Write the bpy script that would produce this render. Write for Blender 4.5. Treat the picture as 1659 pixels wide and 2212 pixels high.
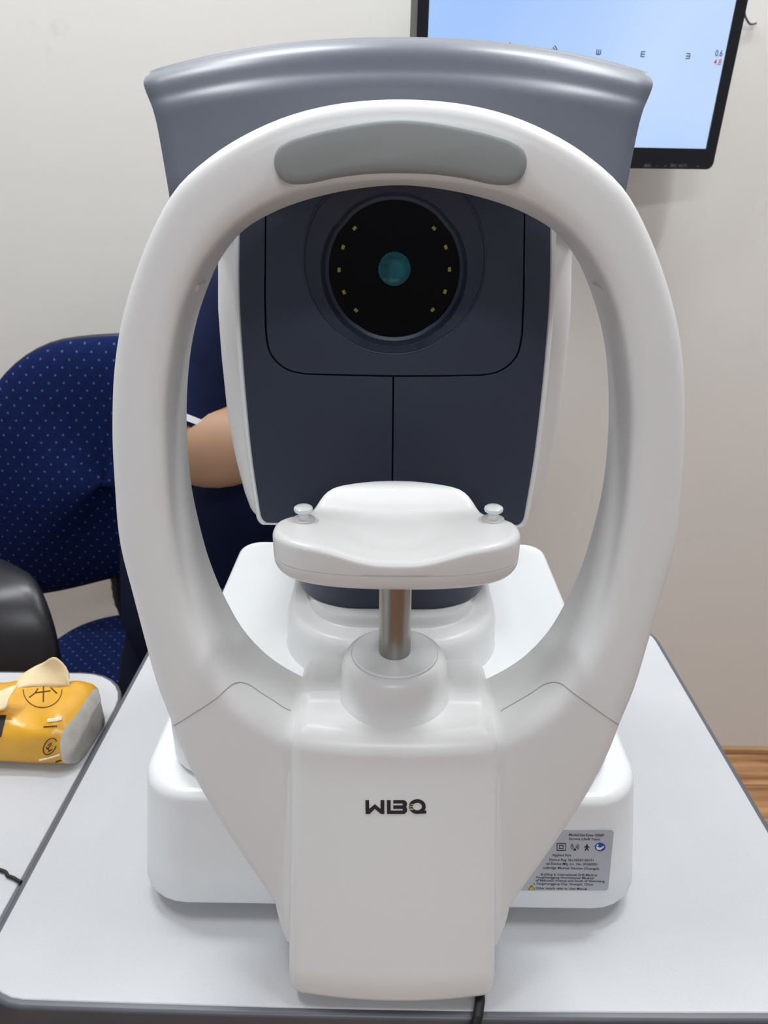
import bpy, bmesh, math, random
from mathutils import Vector, Matrix
from mathutils.bvhtree import BVHTree
random.seed(7)
for o in list(bpy.data.objects): bpy.data.objects.remove(o)
S = bpy.context.scene
COL = S.collection

# ------------------------------------------------------------------ camera
T = 0.74                       # height of the table top above the floor
CAMZ = T + 0.42
FPX, CX, CY = 1560.0, 829.5, 1106.0
pitch, yaw, roll = math.radians(23.65), math.radians(0.70), math.radians(0.25)
Fv = Vector((-math.sin(yaw)*math.cos(pitch), math.cos(yaw)*math.cos(pitch), -math.sin(pitch)))
Rv = Vector((math.cos(yaw), math.sin(yaw), 0))
Uv = Rv.cross(Fv)
Rv, Uv = (Rv*math.cos(roll) + Uv*math.sin(roll)), (Uv*math.cos(roll) - Rv*math.sin(roll))
C0 = Vector((0, 0, CAMZ))
cd = bpy.data.cameras.new('camera'); cam = bpy.data.objects.new('camera', cd); COL.objects.link(cam)
M = Matrix(((Rv.x, Uv.x, -Fv.x, C0.x), (Rv.y, Uv.y, -Fv.y, C0.y), (Rv.z, Uv.z, -Fv.z, C0.z), (0, 0, 0, 1)))
cam.matrix_world = M
cd.sensor_width = 36; cd.lens = FPX*36/2212; cd.clip_start = 0.02
cd.dof.use_dof = True; cd.dof.focus_distance = 0.42; cd.dof.aperture_fstop = 18
S.camera = cam

# ------------------------------------------------------------------ world, lamps, exposure
w = bpy.data.worlds.new('room_air'); S.world = w; w.use_nodes = True
w.node_tree.nodes['Background'].inputs[0].default_value = (0.9, 0.95, 1, 1)
w.node_tree.nodes['Background'].inputs[1].default_value = 0.15
S.view_settings.view_transform = 'Standard'; S.view_settings.look = 'None'
S.view_settings.gamma = 1; S.view_settings.use_curve_mapping = False
S.view_settings.exposure = 0.06
S.cycles.use_denoising = True
S.cycles.max_bounces = 8; S.cycles.diffuse_bounces = 5
def lamp(name, x, y, sx, sy, watt, col=(0.93, 0.97, 1.0)):
    l = bpy.data.lights.new(name, 'AREA'); l.shape = 'RECTANGLE'; l.size = sx; l.size_y = sy
    l.energy = watt; l.color = col
    o = bpy.data.objects.new(name, l); COL.objects.link(o); o.location = (x, y, 2.66)
    return o
lamp('ceiling_or_fill_lamp', -0.80, 0.50, 0.14, 0.6, 14)
lamp('ceiling_or_fill_lamp', 0.85, 0.50, 0.14, 0.6, 14)
lamp('ceiling_or_fill_lamp', -0.45, 1.02, 0.50, 0.12, 14)
lamp('ceiling_or_fill_lamp', 0.60, 1.02, 0.50, 0.12, 14)
lamp('ceiling_or_fill_lamp', 0.0, -1.6, 1.2, 0.30, 26)  # front fill behind the camera, added to brighten the front faces

# ------------------------------------------------------------------ helpers
def ray(px, py): return Fv*FPX + Rv*(px-CX) - Uv*(py-CY)
def hitplane(px, py, p, n):
    d = ray(px, py); return C0 + d*((p-C0).dot(n)/d.dot(n))
def PY(px, py, Y): return hitplane(px, py, Vector((0, Y, 0)), Vector((0, 1, 0)))
def PH(px, py, h): return hitplane(px, py, Vector((0, 0, T+h)), Vector((0, 0, 1)))
def lin(c):
    c /= 255.0
    return c/12.92 if c <= 0.04045 else ((c+0.055)/1.055)**2.4
def rgb(hx): return tuple(lin(int(hx[i:i+2], 16)) for i in (0, 2, 4)) + (1,)
def mat(name, hx, rough=0.5, metal=0.0, spec=0.5, var=0.04, scale=40, bump=0.0, coat=0.0, extra=None):
    m = bpy.data.materials.new(name); m.use_nodes = True
    nt = m.node_tree; b = nt.nodes['Principled BSDF']
    c = rgb(hx)
    tc = nt.nodes.new('ShaderNodeTexCoord')
    nz = nt.nodes.new('ShaderNodeTexNoise'); nz.inputs['Scale'].default_value = scale; nz.inputs['Detail'].default_value = 4
    nt.links.new(tc.outputs['Object'], nz.inputs['Vector'])
    rp = nt.nodes.new('ShaderNodeValToRGB')
    rp.color_ramp.elements[0].position = 0.3; rp.color_ramp.elements[1].position = 0.7
    rp.color_ramp.elements[0].color = tuple(x*(1-var) for x in c[:3]) + (1,)
    rp.color_ramp.elements[1].color = tuple(min(1, x*(1+var)) for x in c[:3]) + (1,)
    nt.links.new(nz.outputs['Fac'], rp.inputs['Fac'])
    nt.links.new(rp.outputs['Color'], b.inputs['Base Color'])
    b.inputs['Roughness'].default_value = rough; b.inputs['Metallic'].default_value = metal
    b.inputs['Specular IOR Level'].default_value = spec
    if coat: b.inputs['Coat Weight'].default_value = coat
    if bump:
        bp = nt.nodes.new('ShaderNodeBump'); bp.inputs['Strength'].default_value = bump; bp.inputs['Distance'].default_value = 0.001
        nt.links.new(nz.outputs['Fac'], bp.inputs['Height']); nt.links.new(bp.outputs['Normal'], b.inputs['Normal'])
    if extra: extra(nt, b, tc, rp)
    return m
def mesh(name, verts, faces, m, parent=None, smooth=True, angle=40):
    me = bpy.data.meshes.new(name); me.from_pydata([tuple(v) for v in verts], [], faces); me.validate(); me.update()
    bm = bmesh.new(); bm.from_mesh(me); bmesh.ops.recalc_face_normals(bm, faces=bm.faces); bm.to_mesh(me); bm.free()
    o = bpy.data.objects.new(name, me); COL.objects.link(o)
    if m: me.materials.append(m)
    if smooth:
        for p in me.polygons: p.use_smooth = True
        try: me.set_sharp_from_angle(angle=math.radians(angle))
        except Exception: pass
    if parent: o.parent = parent; o.matrix_parent_inverse = parent.matrix_world.inverted()
    return o
def tag(o, label, cat, group=None):
    o['label'] = label; o['category'] = cat
    if group: o['group'] = group
    return o
def thing(name, loc, label, cat, group=None):
    o = bpy.data.objects.new(name, None); COL.objects.link(o); o.location = loc; o.empty_display_size = 0.05
    o.matrix_world = Matrix.Translation(loc)
    return tag(o, label, cat, group)
def struct(o): o['kind'] = 'structure'; return o
def box(name, x0, x1, y0, y1, z0, z1, m, parent=None, bev=0.0, seg=3):
    v = [(x, y, z) for x in (x0, x1) for y in (y0, y1) for z in (z0, z1)]
    f = [(0, 1, 3, 2), (4, 6, 7, 5), (0, 4, 5, 1), (2, 3, 7, 6), (0, 2, 6, 4), (1, 5, 7, 3)]
    o = mesh(name, v, f, m, parent)
    if bev:
        b = o.modifiers.new('bevel', 'BEVEL'); b.width = bev; b.segments = seg; b.harden_normals = False
    return o
def loft(name, rings, m, parent=None, closed=True, cap0=True, cap1=True, angle=40, mirrorcaps=False, loop=False):
    n = len(rings[0]); v = [p for r in rings for p in r]; f = []
    k = len(rings)
    for i in range(k if loop else k-1):
        a, b = i*n, ((i+1) % k)*n
        for j in range(n if closed else n-1):
            j2 = (j+1) % n; f.append((a+j, a+j2, b+j2, b+j))
    for on, base in ((cap0, 0), (cap1, (k-1)*n)):
        if on and not loop:
            if mirrorcaps:
                for i in range(n//2-1): f.append((base+i, base+i+1, base+n-2-i, base+n-1-i))
            else: f.append(tuple(base+i for i in range(n)))
    return mesh(name, v, f, m, parent, angle=angle)
def rrect(cx, y0, y1, hw, r, n=7, bow=0.0, inset=0.0, ne=5, r2=None):
    y0 += inset; y1 -= inset; hw -= inset; ra = max(r-inset, 0.0006); rb = max((r if r2 is None else r2)-inset, 0.0006)
    pts = []
    for k in range(ne): pts.append((hw-ra) * (k+0.5)/ne); 
    R = [(x, y0) for x in pts]
    for k in range(n+1):
        a = -math.pi/2 + math.pi/2*k/n; R.append((hw-ra+ra*math.cos(a), y0+ra+ra*math.sin(a)))
    for k in range(1, ne*2): 
        R.append((hw, y0+ra + (y1-rb-y0-ra)*k/(ne*2)))
    for k in range(n+1):
        a = math.pi/2*k/n; R.append((hw-rb+rb*math.cos(a), y1-rb+rb*math.sin(a)))
    for x in reversed(pts): R.append((x*(hw-rb)/(hw-ra), y1))
    if bow:
        ym = (y0+y1)/2
        R = [(x, y-(bow*(1-min(1, abs(x/hw))**2) if y < ym else 0)) for x, y in R]
    return [(cx+x, y) for x, y in R] + [(cx-x, y) for x, y in reversed(R)]
def prism(name, plan, hb, htop, rt, rb, m, parent=None, nf=6, mid=4, angle=40):
    """plan(inset, t) -> plan polygon; htop(x, y) or a number, heights above the table."""
    ht = htop if callable(htop) else (lambda x, y: htop)
    rings = []
    for k in range(nf+1):
        a = math.pi/2*k/nf; ins = rb*(1-math.sin(a)); dz = rb*(1-math.cos(a))
        rings.append([(x, y, T+hb+dz) for x, y in plan(ins, 0)])
    for k in range(1, mid):
        t = k/mid
        rings.append([(x, y, T+(hb+rb)*(1-t)+(ht(x, y)-rt)*t) for x, y in plan(0, t)])
    for k in range(nf+1):
        a = math.pi/2*k/nf; ins = rt*(1-math.cos(a))
        rings.append([(x, y, T+ht(x, y)-rt*(1-math.sin(a))) for x, y in plan(ins, 1)])
    return loft(name, rings, m, parent, mirrorcaps=True, angle=angle)
def lathe(name, prof, cx, cy, m, parent=None, n=48, axis='z', z0=T, angle=40):
    rings = [[(cx+r*math.cos(2*math.pi*j/n), cy+r*math.sin(2*math.pi*j/n), z0+h) for j in range(n)] for r, h in prof]
    return loft(name, rings, m, parent, angle=angle)
def tube(name, path, r, m, parent=None, n=10, caps=True, flat=1.0):
    path = [Vector(p) for p in path]; rings = []; up = None
    for i, p in enumerate(path):
        d = (path[min(i+1, len(path)-1)]-path[max(i-1, 0)]).normalized()
        if up is None:
            up = Vector((0, 0, 1)) if abs(d.z) < 0.9 else Vector((1, 0, 0))
        a = d.cross(up).normalized(); up = a.cross(d).normalized()
        rr = r[i] if isinstance(r, (list, tuple)) else r
        rings.append([p + a*rr*math.cos(2*math.pi*j/n) + up*rr*flat*math.sin(2*math.pi*j/n) for j in range(n)])
    return loft(name, rings, m, parent, cap0=caps, cap1=caps)
def hermite(ts, ps, t):
    n = len(ts)
    if t <= ts[0]: return ps[0].copy()
    if t >= ts[-1]: return ps[-1].copy()
    i = max(k for k in range(n-1) if ts[k] <= t)
    def tan(k):
        if k == 0: return (ps[1]-ps[0])/(ts[1]-ts[0])
        if k == n-1: return (ps[-1]-ps[-2])/(ts[-1]-ts[-2])
        h0, h1 = ts[k]-ts[k-1], ts[k+1]-ts[k]
        return ((ps[k]-ps[k-1])/h0*h1 + (ps[k+1]-ps[k])/h1*h0)/(h0+h1)
    h = ts[i+1]-ts[i]; s = (t-ts[i])/h
    return (ps[i]*(2*s**3-3*s*s+1) + tan(i)*h*(s**3-2*s*s+s) + ps[i+1]*(-2*s**3+3*s*s) + tan(i+1)*h*(s**3-s*s))
def smooth_path(pts, n):
    ps = [Vector(p) for p in pts]; ts = [0.0]
    for a, b in zip(ps, ps[1:]): ts.append(ts[-1]+max((b-a).length, 1e-6))
    return [hermite(ts, ps, ts[-1]*k/(n-1)) for k in range(n)]
def interp(x, tab):
    if x <= tab[0][0]: return tab[0][1]
    for (a, va), (b, vb) in zip(tab, tab[1:]):
        if x <= b: return va+(vb-va)*(x-a)/(b-a)
    return tab[-1][1]
def sstep(a, b, x):
    s = max(0.0, min(1.0, (x-a)/(b-a))); return s*s*(3-2*s)
def slab(name, front, back_vec, m, parent=None, bev=0.0, seg=3, smooth=True):
    """a closed polygon given by its front points, thickened along back_vec"""
    n = len(front); bv = Vector(back_vec)
    v = [Vector(p) for p in front] + [Vector(p)+bv for p in front]
    f = [tuple(range(n)), tuple(range(2*n-1, n-1, -1))] + [(i, (i+1) % n, n+(i+1) % n, n+i) for i in range(n)]
    o = mesh(name, v, f, m, parent, smooth=smooth)
    if bev:
        b = o.modifiers.new('bevel', 'BEVEL'); b.width = bev; b.segments = seg; b.limit_method = 'ANGLE'; b.angle_limit = math.radians(50)
    return o
def text_mesh(name, body, m, parent, org, ex, ey, width=None, height=None, depth=0.0):
    """lettering on a surface: org = left end of the base line, ex / ey unit vectors on the surface"""
    cu = bpy.data.curves.new(name, 'FONT'); cu.body = body; cu.size = 1; cu.resolution_u = 3; cu.offset = 0.012
    to = bpy.data.objects.new(name, cu); COL.objects.link(to)
    bpy.context.view_layer.update()
    me = bpy.data.meshes.new_from_object(to.evaluated_get(bpy.context.evaluated_depsgraph_get()))
    bpy.data.objects.remove(to)
    xs = [v.co.x for v in me.vertices]; ys = [v.co.y for v in me.vertices]
    x0, x1 = min(xs), max(xs); sx = width/(x1-x0); sy = height/0.70
    for v in me.vertices:
        c = v.co.copy(); v.co = org + ex*((c.x-x0)*sx) + ey*(c.y*sy)
    o = bpy.data.objects.new(name, me); COL.objects.link(o); me.materials.append(m)
    if parent: o.parent = parent; o.matrix_parent_inverse = parent.matrix_world.inverted()
    return o

# ------------------------------------------------------------------ materials
def wall_extra(nt, b, tc, rp):
    n2 = nt.nodes.new('ShaderNodeTexNoise'); n2.inputs['Scale'].default_value = 7; n2.inputs['Detail'].default_value = 9; n2.inputs['Roughness'].default_value = 0.75
    r2 = nt.nodes.new('ShaderNodeValToRGB'); r2.color_ramp.elements[0].position = 0.60; r2.color_ramp.elements[1].position = 0.80
    r2.color_ramp.elements[0].color = (1, 1, 1, 1); r2.color_ramp.elements[1].color = (0.86, 0.85, 0.84, 1)
    mx = nt.nodes.new('ShaderNodeMix'); mx.data_type = 'RGBA'; mx.blend_type = 'MULTIPLY'; mx.inputs[0].default_value = 1
    nt.links.new(tc.outputs['Object'], n2.inputs['Vector']); nt.links.new(n2.outputs['Fac'], r2.inputs['Fac'])
    nt.links.new(rp.outputs['Color'], mx.inputs[6]); nt.links.new(r2.outputs['Color'], mx.inputs[7])
    nt.links.new(mx.outputs[2], b.inputs['Base Color'])
def wood_extra(nt, b, tc, rp):
    mp = nt.nodes.new('ShaderNodeMapping'); mp.inputs['Scale'].default_value = (1.2, 14, 1)
    n2 = nt.nodes.new('ShaderNodeTexNoise'); n2.inputs['Scale'].default_value = 4; n2.inputs['Detail'].default_value = 6
    r2 = nt.nodes.new('ShaderNodeValToRGB'); r2.color_ramp.elements[0].position = 0.35; r2.color_ramp.elements[1].position = 0.65
    r2.color_ramp.elements[0].color = rgb('8a5f3c'); r2.color_ramp.elements[1].color = rgb('c29468')
    br = nt.nodes.new('ShaderNodeTexBrick'); br.inputs['Scale'].default_value = 1; br.inputs['Brick Width'].default_value = 0.9
    br.inputs['Row Height'].default_value = 0.12; br.inputs['Mortar Size'].default_value = 0.0015
    br.inputs['Color1'].default_value = (1, 1, 1, 1); br.inputs['Color2'].default_value = (0.82, 0.8, 0.78, 1); br.inputs['Mortar'].default_value = (0.35, 0.3, 0.25, 1)
    mx = nt.nodes.new('ShaderNodeMix'); mx.data_type = 'RGBA'; mx.blend_type = 'MULTIPLY'; mx.inputs[0].default_value = 1
    nt.links.new(tc.outputs['Object'], mp.inputs['Vector']); nt.links.new(mp.outputs['Vector'], n2.inputs['Vector'])
    nt.links.new(tc.outputs['Object'], br.inputs['Vector']); nt.links.new(n2.outputs['Fac'], r2.inputs['Fac'])
    nt.links.new(r2.outputs['Color'], mx.inputs[6]); nt.links.new(br.outputs['Color'], mx.inputs[7]); nt.links.new(mx.outputs[2], b.inputs['Base Color'])
def dots_extra(sx, axes):
    def f(nt, b, tc, rp):
        sep = nt.nodes.new('ShaderNodeSeparateXYZ'); nt.links.new(tc.outputs['Object'], sep.inputs[0])
        def mth(op, a, c=None):
            n = nt.nodes.new('ShaderNodeMath'); n.operation = op
            for i, q in enumerate((a, c)):
                if q is None: continue
                if isinstance(q, (int, float)): n.inputs[i].default_value = q
                else: nt.links.new(q, n.inputs[i])
            return n.outputs[0]
        u, v = sep.outputs[axes[0]], sep.outputs[axes[1]]
        p = mth('MULTIPLY', mth('ADD', u, v), sx); q = mth('MULTIPLY', mth('SUBTRACT', u, v), sx)
        dp = mth('SUBTRACT', mth('FRACT', p), 0.5); dq = mth('SUBTRACT', mth('FRACT', q), 0.5)
        d = mth('SQRT', mth('ADD', mth('MULTIPLY', dp, dp), mth('MULTIPLY', dq, dq)))
        ring = mth('LESS_THAN', d, 0.10)
        mx = nt.nodes.new('ShaderNodeMix'); mx.data_type = 'RGBA'
        nt.links.new(mth('MULTIPLY', ring, 0.5), mx.inputs[0]); nt.links.new(rp.outputs['Color'], mx.inputs[6]); mx.inputs[7].default_value = rgb('5f7fb0')
        nt.links.new(mx.outputs[2], b.inputs['Base Color'])
    return f
def speckle_extra(nt, b, tc, rp):
    n2 = nt.nodes.new('ShaderNodeTexNoise'); n2.inputs['Scale'].default_value = 900
    r2 = nt.nodes.new('ShaderNodeValToRGB'); r2.color_ramp.elements[0].position = 0.42; r2.color_ramp.elements[1].position = 0.6
    r2.color_ramp.elements[0].color = (0.965, 0.965, 0.97, 1); r2.color_ramp.elements[1].color = (1, 1, 1, 1)
    mx = nt.nodes.new('ShaderNodeMix'); mx.data_type = 'RGBA'; mx.blend_type = 'MULTIPLY'; mx.inputs[0].default_value = 1
    nt.links.new(tc.outputs['Object'], n2.inputs['Vector']); nt.links.new(n2.outputs['Fac'], r2.inputs['Fac'])
    nt.links.new(rp.outputs['Color'], mx.inputs[6]); nt.links.new(r2.outputs['Color'], mx.inputs[7]); nt.links.new(mx.outputs[2], b.inputs['Base Color'])
MW = mat('wall_paint', 'e4e2dd', 0.75, spec=0.25, var=0.012, scale=3, bump=0.05, extra=wall_extra)
MW2 = mat('pale_blue_grey_paint', 'b9bfc8', 0.75, spec=0.25, var=0.012, scale=3)
MC = mat('ceiling_paint', 'eeeeec', 0.8, var=0.01)
MFL = mat('wood_floor', 'a88868', 0.4, extra=wood_extra)
MSK = mat('wood_skirting', 'b08a64', 0.5, var=0.12, scale=15)
WHITE = mat('white_plastic', 'e4e4e3', 0.32, spec=0.45, var=0.006, scale=12)
WHITE2 = mat('white_gloss_plastic', 'e6e8e9', 0.28, spec=0.5, var=0.005, scale=12)
PADM = mat('grey_rubber', '8e9292', 0.6, spec=0.3, var=0.015)
HOODM = mat('grey_plastic', '5f6471', 0.36, spec=0.6, var=0.02, scale=200)
FACEM = mat('dark_blue_grey_plastic', '353c4d', 0.38, spec=0.35, var=0.02, scale=200)
NECKM = mat('navy_plastic', '363b4e', 0.4, var=0.02)
GAPM = mat('seam_shadow_gap', '0c0e16', 0.7, var=0.02)
SEAM = mat('seam_grey', 'a2a2a0', 0.7, var=0.02)
GLASS = mat('black_glass', '020204', 0.03, spec=0.10, var=0.02)
LEDM = mat('led_chip', 'a59b4a', 0.4, var=0.1, scale=600)
STEEL = mat('brushed_steel', '9d9b95', 0.34, metal=1.0, var=0.06, scale=60)
TOPM = mat('table_laminate', 'c0c1c4', 0.42, spec=0.4, var=0.01, scale=20, extra=speckle_extra)
EDGEM = mat('dark_edge_rubber', '55575e', 0.4, var=0.05)
APRM = mat('black_metal', '1d1d22', 0.45, var=0.08)
LEGM = mat('pale_steel_leg', 'c9cbcd', 0.4, var=0.03)
CHM = mat('navy_dotted_fabric', '0b1a48', 0.9, spec=0.15, var=0.15, scale=120, bump=0.2, extra=dots_extra(44, (0, 2)))
CHS = mat('navy_dotted_seat_fabric', '0b1a48', 0.9, spec=0.15, var=0.15, scale=120, bump=0.2, extra=dots_extra(44, (0, 1)))
BLACKP = mat('black_plastic', '26262a', 0.35, var=0.1, scale=30)
BLACKR = mat('black_rubber', '141416', 0.6, var=0.1)
GOLD = mat('gold_film', 'dca32e', 0.28, spec=0.6, var=0.10, scale=45, bump=0.6)
FILM = mat('clear_grey_film', 'c9c3ba', 0.2, spec=0.7, var=0.14, scale=60, bump=0.9)
TISSUE = mat('cream_tissue', 'e6d3ac', 0.9, var=0.04, scale=60, bump=0.15)
INK = mat('dark_ink', '211c22', 0.5, var=0.05)
BROWNINK = mat('brown_ink', '4a2f10', 0.6, var=0.05)
PALEINK = mat('pale_ink', 'f0e6d0', 0.6, var=0.03)
LABELM = mat('silver_label', 'b7bcc4', 0.35, metal=0.15, var=0.04, scale=20)
BLUEINK = mat('blue_ink', '1d4aa8', 0.5, var=0.03)
YELINK = mat('yellow_ink', 'd8c23c', 0.5, var=0.03)
MONM = mat('black_monitor_plastic', '12141c', 0.35, var=0.05)
GREYINK = mat('grey_ink', '6e7078', 0.5, var=0.05)
REDINK = mat('red_ink', 'd8584e', 0.5, var=0.03)
SKIN = mat('skin', 'aa856a', 0.55, spec=0.35, var=0.05, scale=18, bump=0.03)
SHIRT = mat('navy_shirt', '0d1738', 0.85, spec=0.2, var=0.15, scale=14, bump=0.3)
PANTS = mat('dark_navy_trousers', '080c20', 0.9, spec=0.15, var=0.15, scale=40)
HAIR = mat('black_hair', '121010', 0.45, var=0.2, scale=90)
EYEW = mat('eye_white', 'eeeae4', 0.2, var=0.02)
def screen_mat():
    m = bpy.data.materials.new('lit_screen'); m.use_nodes = True; nt = m.node_tree; b = nt.nodes['Principled BSDF']
    nz = nt.nodes.new('ShaderNodeTexNoise'); nz.inputs['Scale'].default_value = 2.2; tc = nt.nodes.new('ShaderNodeTexCoord')
    rp = nt.nodes.new('ShaderNodeValToRGB'); rp.color_ramp.elements[0].color = rgb('a3c6fb'); rp.color_ramp.elements[1].color = rgb('c4dcff')
    rp.color_ramp.elements[0].position = 0.35; rp.color_ramp.elements[1].position = 0.65
    nt.links.new(tc.outputs['Object'], nz.inputs['Vector']); nt.links.new(nz.outputs['Fac'], rp.inputs['Fac'])
    b.inputs['Base Color'].default_value = (0.02, 0.02, 0.02, 1); b.inputs['Roughness'].default_value = 0.3
    nt.links.new(rp.outputs['Color'], b.inputs['Emission Color']); b.inputs['Emission Strength'].default_value = 0.95
    return m
SCREEN = screen_mat()
def lens_mat():
    m = mat('coated_lens', '0a5a66', 0.08, spec=0.35, var=0.6, scale=110)
    return m
LENS = lens_mat()

# ------------------------------------------------------------------ room
WY = 1.305
struct(box('floor', -2.6, 2.6, -2.6, WY+0.1, -0.1, 0, MFL))
struct(box('wall_back', -2.6, 2.6, WY, WY+0.1, 0, 2.7, MW))
struct(box('wall_left', -2.7, -2.6, -2.6, WY, 0, 2.7, MW2))
struct(box('wall_right', 2.6, 2.7, -2.6, WY, 0, 2.7, MW2))
struct(box('wall_front', -2.6, 2.6, -2.7, -2.6, 0, 2.7, MW2))
struct(box('ceiling', -2.6, 2.6, -2.6, WY, 2.7, 2.8, MC))
struct(box('baseboard_back', -2.6, 2.6, WY-0.012, WY, 0, 0.016, MSK, bev=0.004))

# ------------------------------------------------------------------ main table
xl = [PH(5, 2005, 0), PH(318, 1418, 0)]; xr = [PH(1425, 1399, 0), PH(1659, 1795, 0)]
TX0 = (xl[0].x+xl[1].x)/2; TX1 = (xr[0].x+xr[1].x)/2
TY0 = PH(860, 2183, 0).y+0.0034; TY1 = PH(1390, 1346, 0).y
tcx, thw = (TX0+TX1)/2, (TX1-TX0)/2
tab = thing('instrument_table', (tcx, (TY0+TY1)/2, 0), 'white instrument table with dark grey edging under the white eye-testing machine', 'table')
prism('table_top', lambda i, t: rrect(tcx, TY0, TY1, thw, 0.034, bow=0.003, inset=i), -0.026, 0.0, 0.0012, 0.001, TOPM, tab)
def band(name, plan_o, plan_i, z0, z1, r, m, parent):
    o0, i0 = plan_o(0), plan_i; rings = []
    prof = [(0, z0), (0, z1-r)] + [(r*(1-math.cos(a)), z1-r+r*math.sin(a)) for a in (0.4, 0.8, 1.2, math.pi/2)]
    for ins, z in prof: rings.append([(x, y, T+z) for x, y in plan_o(ins)])
    rings.append([(x, y, T+z1) for x, y in i0]); rings.append([(x, y, T+z0) for x, y in i0])
    return loft(name, rings, m, parent, loop=True)
e = 0.0042
band('edge_band', lambda i: rrect(tcx, TY0-e, TY1+e, thw+e, 0.034+e, bow=0.003, inset=i), rrect(tcx, TY0, TY1, thw, 0.034, bow=0.003, inset=0.0001), -0.03, -0.0006, 0.0025, EDGEM, tab)
prism('apron', lambda i, t: rrect(tcx, TY0+0.004, TY1-0.02, thw-0.012, 0.03, inset=i), -0.10, -0.0262, 0.001, 0.003, APRM, tab)
lathe('column_leg', [(0.001, -T+0.05), (0.05, -T+0.05), (0.05, -0.35), (0.04, -0.35), (0.04, -0.101), (0.001, -0.101)], tcx, (TY0+TY1)/2, LEGM, tab)
prism('floor_plate', lambda i, t: rrect(tcx, TY0+0.03, TY1-0.16, thw-0.05, 0.04, inset=i), -T, -T+0.05, 0.01, 0.002, APRM, tab)

# ------------------------------------------------------------------ the eye-testing machine
XF, XH = 0.0022, 0.0                # centre lines of the head rest and of the body
dev = thing('eye_refractor', (XH, 0.47, T), 'large white eye-testing machine with head-rest arch, grey hood and dark lens panel', 'eye testing machine')

# base
def baseplan(i, t):
    yf = 0.3150+0.0155*t; hw = 0.1605-0.0035*t
    return rrect(XH, yf, 0.640, hw, 0.034, inset=i)
BH = 0.0865
base = prism('base_housing', baseplan, 0.0115, BH, 0.007, 0.003, WHITE2, dev)
for sx in (-1, 1):
    for yy in (0.350, 0.61):
        lathe('rubber_foot', [(0.001, 0), (0.010, 0), (0.011, 0.002), (0.011, 0.0115), (0.001, 0.0115)], XH+sx*0.115, yy, BLACKR, base, n=24)
# sliding stage on top of the base
prism('stage_gap', lambda i, t: rrect(XH, 0.346, 0.60, 0.1365, 0.028, inset=i), BH-0.002, BH+0.004, 0.0005, 0.0005, GAPM, dev)
STH = 0.122
stage = prism('sliding_stage', lambda i, t: rrect(XH, 0.342, 0.612, 0.1405, 0.032, inset=i, r2=0.02), BH+0.003, STH, 0.006, 0.002, WHITE2, dev)
# pedestal with stepped rim
ped_rings = []
def pedp(ins): return rrect(XH, 0.396, 0.57, 0.0755, 0.055, n=10, inset=ins)
for ins, h in ((-0.0015, STH-0.003), (-0.0008, STH+0.0005), (0, STH+0.004), (0.0004, 0.143), (0.0012, 0.148), (0.003, 0.1515), (0.0060, 0.1530), (0.0150, 0.1537), (0.0165, 0.1545), (0.0175, 0.157), (0.0178, 0.160), (0.019, 0.1615), (0.024, 0.162)):
    ped_rings.append([(x, y, T+h) for x, y in pedp(ins)])
loft('pedestal', ped_rings, WHITE, dev, mirrorcaps=True)
prism('neck', lambda i, t: rrect(XH, 0.424-0.002*t, 0.56, 0.068+0.002*t, 0.045, n=10, inset=i), 0.1615, 0.222, 0.002, 0.002, NECKM, dev)

# head shell: horizontal sections, width read off the outline
FY = 0.455
shell_px = [(1150, 1115), (1160, 1095), (1169, 1066), (1189, 994), (1206, 907), (1222, 777), (1231, 676), (1233, 560)]
wt = []
for px, py in shell_px:
    p = PY(px, py, 0.485); wt.append((p.z-T, p.x-XH))
hb = wt[0][0]-0.004
rows = []
H0, H1 = hb, 0.475
levels = [H0, H0+0.001, H0+0.003, H0+0.006] + [H0+0.006+(H1-H0-0.012)*k/22 for k in range(1, 23)] + [H1-0.003, H1]
for h in levels:
    wd = interp(h, wt)
    eb = max(0, (H0+0.006-h)/0.006); et = max(0, (h-(H1-0.006))/0.006)
    ins = 0.006*(1-math.sqrt(max(0, 1-max(eb, et)**2)))
    yf = FY+0.020
    rows.append([(x, y, T+h) for x, y in rrect(XH, yf, 0.625, wd+0.0035, 0.026, n=8, inset=ins)])
loft('head_shell', rows, WHITE, dev, mirrorcaps=True)
# thin bright trim that frames the dark face
def mirx(p, c): return Vector((2*c-p.x, p.y, p.z))
face_px = [(1133, 1111), (1151, 1004), (1165, 893), (1178, 759), (1187, 630), (1189, 500), (1189, 400)]
fr = [PY(px, py, FY) for px, py in face_px]
fr = smooth_path(fr, 24)
pb = PY(1118, 1134, FY)
cr = [fr[0] + (pb-fr[0])*s + Vector((0.0010, 0, -0.0012))*4*s*(1-s) for s in (1, 0.75, 0.5, 0.25)]
right = cr + fr
backing = [mirx(p, XH) for p in reversed(right)] + right
def grow(pts, d):
    c = Vector((XH, FY, T+0.33)); out = []
    for p in pts:
        q = p-c; out.append(Vector((c.x+q.x*(1+d/0.095), p.y, c.z+q.z*(1+d/0.12))))
    return out
tr_o, tr_i = grow(backing, 0.0040), grow(backing, 0.0004)
loft('face_trim', [[p+Vector((0, q, 0)) for p in ring_] for ring_, q in ((grow(backing, 0.0062), 0.024), (grow(backing, 0.0056), 0.012), (grow(backing, 0.0045), 0.006), (grow(backing, 0.0028), 0.0028), (grow(backing, 0.0012), 0.0016), (tr_i, 0.0020), (tr_i, 0.0185))], WHITE2, dev, cap0=False, cap1=False)
slab('face_backing', [p+Vector((0, 0.0165, 0)) for p in grow(backing, 0.0004)], (0, 0.003, 0), GAPM, dev)
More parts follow.
